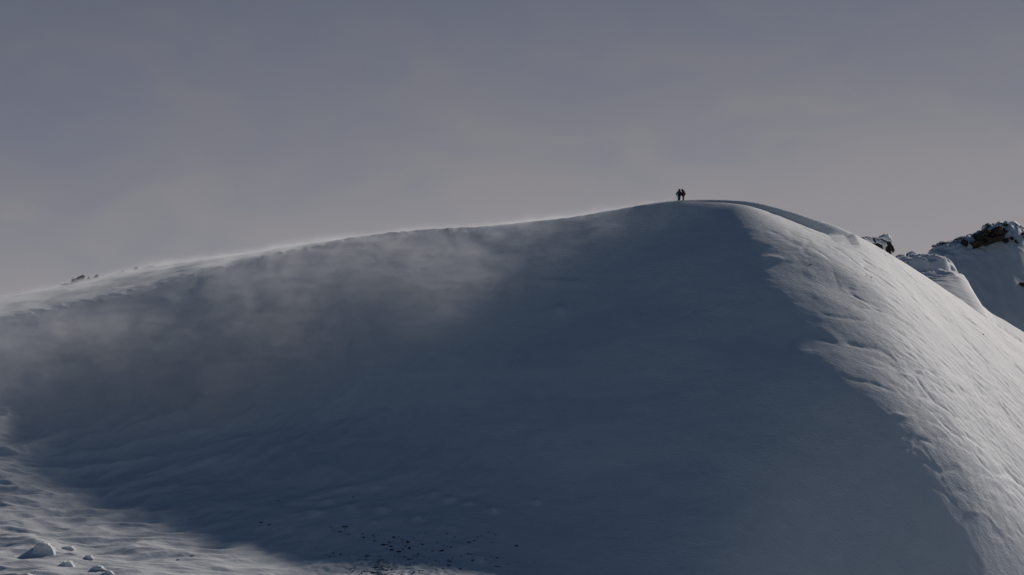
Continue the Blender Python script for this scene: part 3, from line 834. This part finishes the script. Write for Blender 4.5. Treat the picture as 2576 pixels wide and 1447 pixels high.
#REST2
# ------------------------------------------------------------------ the two people on the summit
def skinned(name, chains, mat, parent=None, root=0, sub=2, fat=1.0):
    """one continuous surface grown round connected joints; chains = lists of (key, (x,y,z), (rx, ry))"""
    keys = {}; vs = []; rad = []; es = []
    for ch in chains:
        prev = None
        for item in ch:
            k = item[0]
            if k not in keys:
                keys[k] = len(vs); vs.append(item[1]); rad.append(tuple(q * fat for q in (item[2] if isinstance(item[2], tuple) else (item[2], item[2]))))
            if prev is not None and (prev, keys[k]) not in es: es.append((prev, keys[k]))
            prev = keys[k]
    me = bpy.data.meshes.new(name); me.from_pydata(vs, es, []); me.materials.append(mat)
    o = bpy.data.objects.new(name, me); link(o, parent)
    sk = o.modifiers.new("skin", 'SKIN'); sk.use_smooth_shade = True; sk.branch_smoothing = .4
    if not me.skin_vertices: 
        bpy.context.view_layer.objects.active = o
    lay = me.skin_vertices[0] if len(me.skin_vertices) else None
    for i, r_ in enumerate(rad):
        lay.data[i].radius = r_
    for d_ in lay.data: d_.use_root = False
    lay.data[root].use_root = True
    ss_ = o.modifiers.new("subdivision", 'SUBSURF'); ss_.levels = sub; ss_.render_levels = sub
    return o
def padded(name, segs, mat, parent, voxel=.018, flat=None):
    """one closed garment: tapered rounded segments fused into a single skin; segs = ((p0, r0), (p1, r1)), r may be (rx, ry)"""
    out = bmesh.new(); tmp = bpy.data.meshes.new("tmp")
    for (p0, r0), (p1, r1) in segs:
        bm = bmesh.new(); pts = []
        for p, r in ((p0, r0), (p1, r1)):
            rx, ry = r if isinstance(r, tuple) else (r, r)
            for i in range(90):
                z_ = 1 - 2 * (i + .5) / 90; k = math.sqrt(1 - z_ * z_); a_ = i * 2.399963
                pts.append(bm.verts.new((p[0] + rx * k * math.cos(a_), p[1] + ry * k * math.sin(a_), p[2] + min(rx, ry) * .8 * z_)))
        r_ = bmesh.ops.convex_hull(bm, input=pts)
        bmesh.ops.delete(bm, geom=list({g_ for g_ in r_['geom_interior'] + r_['geom_unused'] if isinstance(g_, bmesh.types.BMVert)}), context='VERTS')
        bm.to_mesh(tmp); bm.free(); out.from_mesh(tmp)
    me = bpy.data.meshes.new(name); out.to_mesh(me); out.free(); me.materials.append(mat)
    o = link(bpy.data.objects.new(name, me), parent)
    rm = o.modifiers.new("remesh", 'REMESH'); rm.mode = 'VOXEL'; rm.voxel_size = voxel; rm.use_smooth_shade = True
    sm = o.modifiers.new("smooth", 'SMOOTH'); sm.iterations = 4
    # soft folds of the cloth
    tx = bpy.data.textures.new(name + "_folds", 'CLOUDS'); tx.noise_scale = .11
    dm = o.modifiers.new("folds", 'DISPLACE'); dm.texture = tx; dm.strength = .035; dm.mid_level = .5; dm.texture_coords = 'LOCAL'
    return o
def blob(name, loc, sc, mat, parent, seed=0, amp=.03, sub=3, squash=None):
    bm = bmesh.new(); bmesh.ops.create_icosphere(bm, subdivisions=sub, radius=1)
    for v in bm.verts:
        k = 1 + amp * mnoise.noise(v.co * 2 + Vector((seed, 0, 0)))
        if squash: v.co = Vector(squash(v.co))
        v.co = Vector((v.co.x * sc[0] * k, v.co.y * sc[1] * k, v.co.z * sc[2] * k)) + Vector(loc)
    me = bpy.data.meshes.new(name); bm.to_mesh(me); bm.free(); me.materials.append(mat)
    me.polygons.foreach_set('use_smooth', np.ones(len(me.polygons), dtype=bool))
    return link(bpy.data.objects.new(name, me), parent)
M_SKIN = cloth_material("weathered_skin", (.45, .26, .18), .5, 20)
M_TEAL = cloth_material("teal_shell_fabric", (.012, .105, .135)); M_BLUE = cloth_material("blue_trouser_fabric", (.010, .045, .13))
M_NAVY = cloth_material("dark_navy_fabric", (.015, .02, .04)); M_BLACK = cloth_material("black_fabric", (.008, .008, .009))
M_MAROON = cloth_material("maroon_shell_fabric", (.13, .012, .022)); M_GREY = cloth_material("charcoal_fabric", (.022, .022, .024))
M_BROWN = cloth_material("dark_brown_fabric", (.035, .02, .018)); M_METAL = cloth_material("grey_anodised_metal", (.12, .12, .13), .35)

def fingers(palm_key, palm, direction, side, curl):
    """four unequal fingers and a thumb leaving the side of the palm"""
    D = Vector(direction).normalized(); S = Vector(side).normalized(); C = Vector(curl).normalized()
    out = []
    for i, ln in enumerate((.072, .082, .076, .060)):
        b0 = Vector(palm) + D * .045 + S * (.030 - .020 * i)
        p1 = b0 + D * ln * .45; p2 = p1 + D * ln * .25 + C * ln * .3; p3 = p2 + C * ln * .35
        out.append([(palm_key, tuple(palm), .034), (palm_key + 'f%d0' % i, tuple(b0), .013), (palm_key + 'f%d1' % i, tuple(p1), .012), (palm_key + 'f%d2' % i, tuple(p2), .011), (palm_key + 'f%d3' % i, tuple(p3), .009)])
    t0 = Vector(palm) + S * .038; t1 = t0 + S * .022 + D * .025; t2 = t1 + D * .03 + C * .02
    out.append([(palm_key, tuple(palm), .034), (palm_key + 't0', tuple(t0), .014), (palm_key + 't1', tuple(t1), .013), (palm_key + 't2', tuple(t2), .011)])
    return out
def person(root, J, look, jacket, trousers, hoodm, hat, gl=M_BLACK, bulk=1.0):
    """J: joint positions; every limb hangs from the pelvis root"""
    g = lambda k: tuple(J[k])
    mid = lambda a, b, t=.5: tuple(Vector(J[a]).lerp(Vector(J[b]), t))
    lk = Vector(look).normalized(); sd_ = lk.cross(Vector((0, 0, 1))).normalized()
    ch = [[('pel', g('pel'), (.15, .11)), ('waist', mid('pel', 'chest', .5), (.125, .10)), ('chest', g('chest'), (.15, .115)), ('neckb', g('neck'), (.065, .06)), ('head0', mid('neck', 'head', .6), (.065, .07)), ('head', g('head'), (.08, .095)), ('top', tuple(Vector(J['head']) + Vector((0, 0, .075))), (.06, .07))]]
    # nose, chin, ears grow out of the head
    hd = Vector(J['head'])
    ch.append([('head', g('head'), .08), ('nose', tuple(hd + lk * .098 - Vector((0, 0, .01))), .012)])
    ch.append([('head0', g('neck'), .06), ('chin', tuple(hd + lk * .06 - Vector((0, 0, .085))), .03)])
    for s in 'LR':
        sg = 1 if s == 'R' else -1
        ch.append([('chest', g('chest'), .15), ('sh' + s, g('sh' + s), .055), ('ua' + s, mid('sh' + s, 'el' + s), .048), ('el' + s, g('el' + s), .040), ('fa' + s, mid('el' + s, 'wr' + s), .036), ('wr' + s, g('wr' + s), .026), ('hand' + s, g('hand' + s), .034)])
        ch.append([('pel', g('pel'), .15), ('hip' + s, g('hip' + s), .085), ('th' + s, mid('hip' + s, 'kn' + s), .072), ('kn' + s, g('kn' + s), .055), ('cf' + s, mid('kn' + s, 'an' + s, .35), .054), ('an' + s, g('an' + s), .038), ('ft' + s, tuple(Vector(J['an' + s]) + lk * .10 - Vector((0, 0, .05))), .035)])
        ch.append([('head', g('head'), .08), ('ear' + s, tuple(hd + sd_ * sg * .085 - lk * .01), .014)])
    skinned("body", ch, M_SKIN, root)
    for e in (-1, 1): blob("eye", tuple(hd + lk * .083 + sd_ * .032 * e + Vector((0, 0, .01))), (.013, .013, .013), M_BLACK, root, sub=2)
    blob("mouth", tuple(hd + lk * .082 - Vector((0, 0, .055))), (.022, .012, .006), M_BROWN, root, sub=2)
    V3 = lambda k: tuple(J[k])
    wide = (lambda a_, b_: (a_ * bulk, b_ * bulk)) if abs(lk.y) > abs(lk.x) else (lambda a_, b_: (b_ * bulk, a_ * bulk))
    segs = [((V3('hem'), wide(.235, .20)), (mid('pel', 'chest', .5), wide(.235, .195))), ((mid('pel', 'chest', .5), wide(.235, .195)), (V3('chest'), wide(.25, .19))),
            ((V3('chest'), wide(.24, .18)), (mid('chest', 'neck', .9), wide(.12, .11))), ((V3('shL'), .12), (V3('shR'), .12)), ((mid('chest', 'neck', .8), .12), (mid('neck', 'head', .45), .115))]
    for s in 'LR':
        segs += [((V3('sh' + s), .125), (V3('el' + s), .105)), ((V3('el' + s), .105), (mid('el' + s, 'wr' + s, .9), .075))]
    padded("jacket", segs, jacket, root)
    segs = [((V3('pel'), wide(.20, .17)), (V3('hipL'), .15)), ((V3('pel'), wide(.20, .17)), (V3('hipR'), .15))]
    for s in 'LR':
        segs += [((V3('hip' + s), .15), (V3('kn' + s), .115)), ((V3('kn' + s), .115), (mid('kn' + s, 'an' + s, .9), .095))]
    padded("trousers", segs, trousers, root)
    for s in 'LR':
        a = Vector(J['an' + s]); f = lk
        skinned("boot", [[('a', tuple(a + Vector((0, 0, .10))), .072), ('b', tuple(a), .070), ('h', tuple(a - Vector((0, 0, .045)) - f * .04), .055)], [('b', tuple(a), .07), ('c', tuple(a + f * .10 - Vector((0, 0, .045))), (.055, .05)), ('d', tuple(a + f * .19 - Vector((0, 0, .055))), (.045, .04))]], M_BLACK, root, root=1)
        hp = Vector(J['hand' + s]); wr = Vector(J['wr' + s]); D = (hp - wr).normalized()
        S = D.cross(Vector((0, 0, 1))); S = S.normalized() if S.length > .1 else Vector((1, 0, 0))
        C = D.cross(S).normalized()
        skinned("glove", [[('w', tuple(wr - D * .03), .045), ('p', tuple(hp), .040)]] + fingers('p', hp, D, S, C), gl, root, root=1)
    # hood or helmet with the face left open, and goggles
    def hoodshape(c):
        k = c.dot(lk)
        return c * (1 - .38 * max(0, k) ** 3)
    blob(hat, tuple(hd - lk * .02 + Vector((0, 0, .02))), (.185, .185, .20), hoodm, root, seed=3, squash=hoodshape)
    blob("goggles", tuple(hd + lk * .072 + Vector((0, 0, .015))), (.045 + abs(sd_.x) * .04, .045 + abs(sd_.y) * .04, .035), M_BLACK, root, sub=2)

YP = 342.2
def base_at(u):
    x = xof(u, 503, YP); return Vector((x, YP, ground(x, YP)))
pa = base_at(1709.0) - Vector((0, 0, .04)); pb = base_at(1718.3) - Vector((0, 0, .05))
zf = 0.09
A_ = empty("person", pa, "person in teal jacket and blue trousers leaning on a pole, left on the summit", "person")
JA = dict(pel=(-.02, 0, .90), hem=(-.03, 0, .76), chest=(-.02, .0, 1.25), neck=(.0, .0, 1.42), head=(.01, .02, 1.56),
          shL=(-.20, 0, 1.34), elL=(-.44, -.02, 1.05), wrL=(-.38, -.10, .82), handL=(-.37, -.14, .75),
          shR=(.17, 0, 1.33), elR=(.26, .12, 1.08), wrR=(.16, .28, .98), handR=(.13, .35, .97),
          hipL=(-.11, 0, .84), knL=(-.13, .03, .47), anL=(-.16, 0, zf), hipR=(.08, 0, .84), knR=(.06, .04, .47), anR=(.02, .02, zf))
person(A_, JA, (.25, 1, -.05), M_TEAL, M_BLUE, M_NAVY, "hood", bulk=1.08)
B_ = empty("person", pb, "person in maroon hooded jacket and charcoal trousers bending left, right on the summit", "person")
JB = dict(pel=(.04, 0, .90), hem=(.02, 0, .76), chest=(.03, .0, 1.24), neck=(-.06, .0, 1.42), head=(-.16, .0, 1.54),
          shL=(.04, -.20, 1.32), elL=(.30, -.22, 1.06), wrL=(.24, -.18, .84), handL=(.20, -.17, .77),
          shR=(.03, .19, 1.32), elR=(-.02, .24, 1.05), wrR=(-.22, .16, .98), handR=(-.29, .13, .97),
          hipL=(.05, -.10, .84), knL=(.01, -.12, .47), anL=(.03, -.13, zf), hipR=(.06, .10, .84), knR=(.04, .11, .47), anR=(.09, .12, zf))
person(B_, JB, (-1, -.1, -.35), M_MAROON, M_GREY, M_BROWN, "hood", bulk=1.22)
blob("hood_back", (.03, 0, 1.42), (.22, .20, .17), M_MAROON, B_, seed=8)

# backpack on the left person's back (towards the camera)
bp_ = empty("backpack", pa + Vector((.10, -.22, .80)), "bulky black backpack on the back of the person in the teal jacket", "backpack")
def rbox(name, loc, size, mat, parent, bev=.05, taper=.85):
    bm = bmesh.new(); bmesh.ops.create_cube(bm, size=1)
    for v in bm.verts:
        k = taper if v.co.z > 0 else 1
        v.co = Vector((v.co.x * size[0] * k, v.co.y * size[1] * k, v.co.z * size[2]))
    bmesh.ops.bevel(bm, geom=bm.edges[:], offset=bev, segments=4, affect='EDGES')
    for v in bm.verts: v.co += Vector(loc)
    me = bpy.data.meshes.new(name); bm.to_mesh(me); bm.free(); me.materials.append(mat)
    me.polygons.foreach_set('use_smooth', np.ones(len(me.polygons), dtype=bool))
    return link(bpy.data.objects.new(name, me), parent)
rbox("pack_body", (.02, -.06, .24), (.42, .30, .60), M_BLACK, bp_, .08)
rbox("pocket", (.02, -.22, .16), (.26, .08, .24), M_BLACK, bp_, .03)
rbox("lid", (0, -.02, .53), (.34, .24, .10), M_BLACK, bp_, .045)
for sx2 in (-.12, .10):
    skinned("strap", [[('a', (sx2, .10, .48), (.025, .012)), ('b', (sx2, .30, .56), (.025, .012)), ('c', (sx2, .42, .36), (.025, .012)), ('d', (sx2, .26, .06), (.02, .012)), ('e', (sx2, .10, .04), (.02, .012))]], M_BLACK, bp_, sub=1)

# trekking pole in the left person's outer hand
def tube(name, p0, p1, r0, r1, mat, parent, seg=10):
    p0 = Vector(p0); p1 = Vector(p1); d = p1 - p0
    q = d.to_track_quat('Z', 'Y'); bm = bmesh.new()
    bmesh.ops.create_cone(bm, cap_ends=True, segments=seg, radius1=r0, radius2=r1, depth=d.length)
    for v in bm.verts: v.co = q @ v.co + (p0 + p1) / 2
    me = bpy.data.meshes.new(name); bm.to_mesh(me); bm.free(); me.materials.append(mat)
    return link(bpy.data.objects.new(name, me), parent)
hl = Vector(JA['handL']); tip = Vector((-.74, -.16, .0))
tip.z = ground(pa.x + tip.x, pa.y + tip.y) - pa.z
po = empty("trekking_pole", pa + tip, "thin grey pole slanting from the teal-jacketed person's left hand to the snow", "pole")
h0 = hl - tip
up_ = h0.normalized()
tube("shaft", (0, 0, -.03), tuple(h0 + up_ * .02), .010, .012, M_METAL, po)
tube("grip", tuple(h0 - up_ * .05), tuple(h0 + up_ * .09), .018, .022, M_BLACK, po)
tube("basket", tuple(up_ * .06), tuple(up_ * .075), .045, .03, M_BLACK, po, 14)

# ------------------------------------------------------------------ spindrift torn off the crest
def drift_volume(name, x0, x1, y0, y1, top, build, label, step=1.5):
    xs = np.arange(x0, x1 + .1, step); ys = np.arange(y0, y1 + .1, step)
    A2, B2 = np.meshgrid(xs, ys)
    Zb, D2 = base(A2, B2)
    ex = ss(x0, x0 + 3, A2) * ss(x1, x1 - 6, A2) * ss(y0, y0 + 6, B2) * ss(y1, y1 - 4, B2)
    Zt = Zb + top * np.maximum(ex, .12); Zb = Zb - 1.4
    nx, ny = len(xs), len(ys)
    vs = [(a, b, c) for a, b, c in zip(A2.ravel(), B2.ravel(), Zt.ravel())] + [(a, b, c) for a, b, c in zip(A2.ravel(), B2.ravel(), Zb.ravel())]
    N = nx * ny; fs = []
    for j in range(ny - 1):
        for i in range(nx - 1):
            q = j * nx + i; fs.append((q, q + 1, q + nx + 1, q + nx)); fs.append((N + q, N + q + nx, N + q + nx + 1, N + q + 1))
    for i in range(nx - 1):
        fs.append((i, N + i, N + i + 1, i + 1)); q = (ny - 1) * nx + i; fs.append((q, q + 1, N + q + 1, N + q))
    for j in range(ny - 1):
        q = j * nx; fs.append((q, q + nx, N + q + nx, N + q)); q = j * nx + nx - 1; fs.append((q, N + q, N + q + nx, q + nx))
    me = bpy.data.meshes.new(name); me.from_pydata(vs, [], fs); me.update()
    m = bpy.data.materials.new(name + "_air"); m.use_nodes = True; nt = m.node_tree; nt.nodes.clear()
    out = nt.nodes.new('ShaderNodeOutputMaterial')
    pv = nt.nodes.new('ShaderNodeVolumePrincipled'); pv.inputs['Color'].default_value = (.92, .94, .98, 1); pv.inputs['Anisotropy'].default_value = .45
    nt.links.new(pv.outputs[0], out.inputs['Volume'])
    tcn = nt.nodes.new('ShaderNodeTexCoord')
    nt.links.new(build(nt, tcn.outputs['Object']), pv.inputs['Density'])
    m.cycles.volume_step_rate = 1.0
    me.materials.append(m)
    o = bpy.data.objects.new(name, me)
    return link(o, kind="stuff", label=label, cat="blowing snow")
class G:
    """tiny helper to write node maths"""
    def __init__(s, nt): s.nt = nt
    def m(s, op, *a, clamp=False):
        n = s.nt.nodes.new('ShaderNodeMath'); n.operation = op; n.use_clamp = clamp
        for i, q in enumerate(a):
            if isinstance(q, (int, float)): n.inputs[i].default_value = q
            else: s.nt.links.new(q, n.inputs[i])
        return n.outputs[0]
    def curve(s, x, pts, smooth=True):
        """piecewise function of x through a colour ramp"""
        x0, x1 = pts[0][0], pts[-1][0]; v0 = min(p[1] for p in pts); v1 = max(p[1] for p in pts)
        t = s.m('DIVIDE', s.m('SUBTRACT', x, x0), x1 - x0, clamp=True)
        rp = s.nt.nodes.new('ShaderNodeValToRGB'); e = rp.color_ramp.elements
        rp.color_ramp.interpolation = 'LINEAR'
        while len(e) < len(pts): e.new(.5)
        for el, p in zip(e, pts):
            el.position = (p[0] - x0) / (x1 - x0); k = (p[1] - v0) / (v1 - v0); el.color = (k, k, k, 1)
        s.nt.links.new(t, rp.inputs[0])
        return s.m('MULTIPLY_ADD', rp.outputs[0], v1 - v0, v0)
    def noise(s, vec, scale, loc=(0, 0, 0), rot=(0, 0, 0), sc=(1, 1, 1), detail=3, dist=0.0, rough=.5):
        mp = s.nt.nodes.new('ShaderNodeMapping'); mp.inputs['Location'].default_value = loc; mp.inputs['Rotation'].default_value = rot; mp.inputs['Scale'].default_value = sc
        s.nt.links.new(vec, mp.inputs['Vector'])
        n = s.nt.nodes.new('ShaderNodeTexNoise'); n.inputs['Scale'].default_value = scale; n.inputs['Detail'].default_value = detail; n.inputs['Distortion'].default_value = dist; n.inputs['Roughness'].default_value = rough
        s.nt.links.new(mp.outputs[0], n.inputs['Vector']); return n.outputs['Fac']
    def step(s, x, a, b):
        n = s.nt.nodes.new('ShaderNodeMapRange'); n.interpolation_type = 'SMOOTHSTEP'; s.nt.links.new(x, n.inputs['Value'])
        if a < b: n.inputs['From Min'].default_value = a; n.inputs['From Max'].default_value = b
        else:
            n.inputs['From Min'].default_value = b; n.inputs['From Max'].default_value = a; n.inputs['To Min'].default_value = 1; n.inputs['To Max'].default_value = 0
        return n.outputs[0]
def spindrift(nt, vec):
    g = G(nt); sp = nt.nodes.new('ShaderNodeSeparateXYZ'); nt.links.new(vec, sp.inputs[0]); x, y, z = sp.outputs
    xs_ = [-110, -90, -76, -66, -56, -47, -42, -36, -28, -16, -4, 8, 16, 24, 32]
    top = g.curve(x, [(a, float(zc(a))) for a in xs_]); yc = g.curve(x, [(a, float(Yc(a))) for a in (-110, -76, -50, -30, 0, 32)])
    d = g.m('SUBTRACT', yc, y); dp = g.m('MAXIMUM', d, 0.0); dn = g.m('MAXIMUM', g.m('MULTIPLY', d, -1.0), 0.0)
    face = g.m('SUBTRACT', top, g.m('MULTIPLY', g.m('MULTIPLY_ADD', x, 0.0013, 0.69), g.m('SUBTRACT', g.m('SQRT', g.m('MULTIPLY_ADD', dp, dp, 2.2)), 1.48)))
    rise = g.curve(x, [(a, float(zs(a) - zc(a))) for a in (-110, -90, -76, -66, -56, -47, -40, -32, -25, -12, 32)])
    wd = g.curve(x, [(a, float(max(Ys(a) - Yc(a), 2))) for a in (-110, -90, -76, -66, -56, -40, -25, -12, 32)])
    t = g.m('DIVIDE', dn, wd, clamp=True)
    over = g.m('MAXIMUM', g.m('SUBTRACT', dn, wd), 0.0)
    up = g.m('MULTIPLY', rise, g.m('MULTIPLY', t, g.m('MULTIPLY_ADD', t, -0.5, 1.5)))
    down = g.m('MULTIPLY', g.m('SUBTRACT', g.m('SQRT', g.m('MULTIPLY_ADD', over, over, 9.0)), 3.0), 0.17)
    surf = g.m('SUBTRACT', g.m('ADD', face, up), down)
    h = g.m('SUBTRACT', z, surf)
    hn = g.m('MAXIMUM', h, 0.0)
    h0 = g.m('MULTIPLY_ADD', g.m('MINIMUM', dp, 24.0), 0.15, 0.26)
    fall = g.m('EXPONENT', g.m('MULTIPLY', g.m('DIVIDE', hn, h0), -1.0))
    reach = g.curve(x, [(-110, 58), (-70, 57), (-48, 50), (-25, 39), (-8, 27), (6, 17), (14, 13), (24, 7), (32, 4)])
    rel = g.m('DIVIDE', dp, reach)
    env = g.step(rel, 1.3, 0.35)
    env2 = g.m('MULTIPLY', env, g.step(dn, 40.0, 20.0))
    gust = g.step(g.noise(vec, 0.33, (1, 2, 0), (0, 0, math.radians(-10)), (.6, 1.2, 1), 4, .8), .34, .68)
    crest = g.m('MULTIPLY_ADD', g.m('MULTIPLY', g.step(d, 2.0, -1.0), gust), g.m('MULTIPLY_ADD', g.step(x, -15.0, -50.0), 8.0, 5.0), 1.0)
    env2 = g.m('MULTIPLY', env2, crest)
    big = g.step(g.noise(vec, 0.055, (3, 1, 0), (0, 0, .5), (1, .6, 1), 2, .4), .36, .66)
    wis = g.step(g.noise(vec, 0.17, (0, 5, 2), (0, math.radians(30), math.radians(-24)), (.9, .7, 1.1), 8, 1.6, .72), .34, .72)
    strk = g.step(g.noise(vec, 0.55, (2, 0, 4), (0, math.radians(12), 0), (.28, .9, 1.5), 6, .7, .65), .34, .72)
    fadex = g.step(x, 33.0, 4.0)
    dens = g.m('MULTIPLY', g.m('MULTIPLY', fall, env2), g.m('MULTIPLY', g.m('ADD', g.m('MULTIPLY', big, .65), .35), g.m('MULTIPLY', g.m('ADD', g.m('MULTIPLY', wis, .9), .10), g.m('MULTIPLY_ADD', strk, 1.3, .35))))
    return g.m('MULTIPLY', g.m('MULTIPLY', dens, fadex), SPIN)
SPIN = 0.46
drift_volume("blowing_snow", -100, 34, 272, 380, 10.0, spindrift, "thin veil of blowing snow torn off the left crest and drifting down the shaded face")
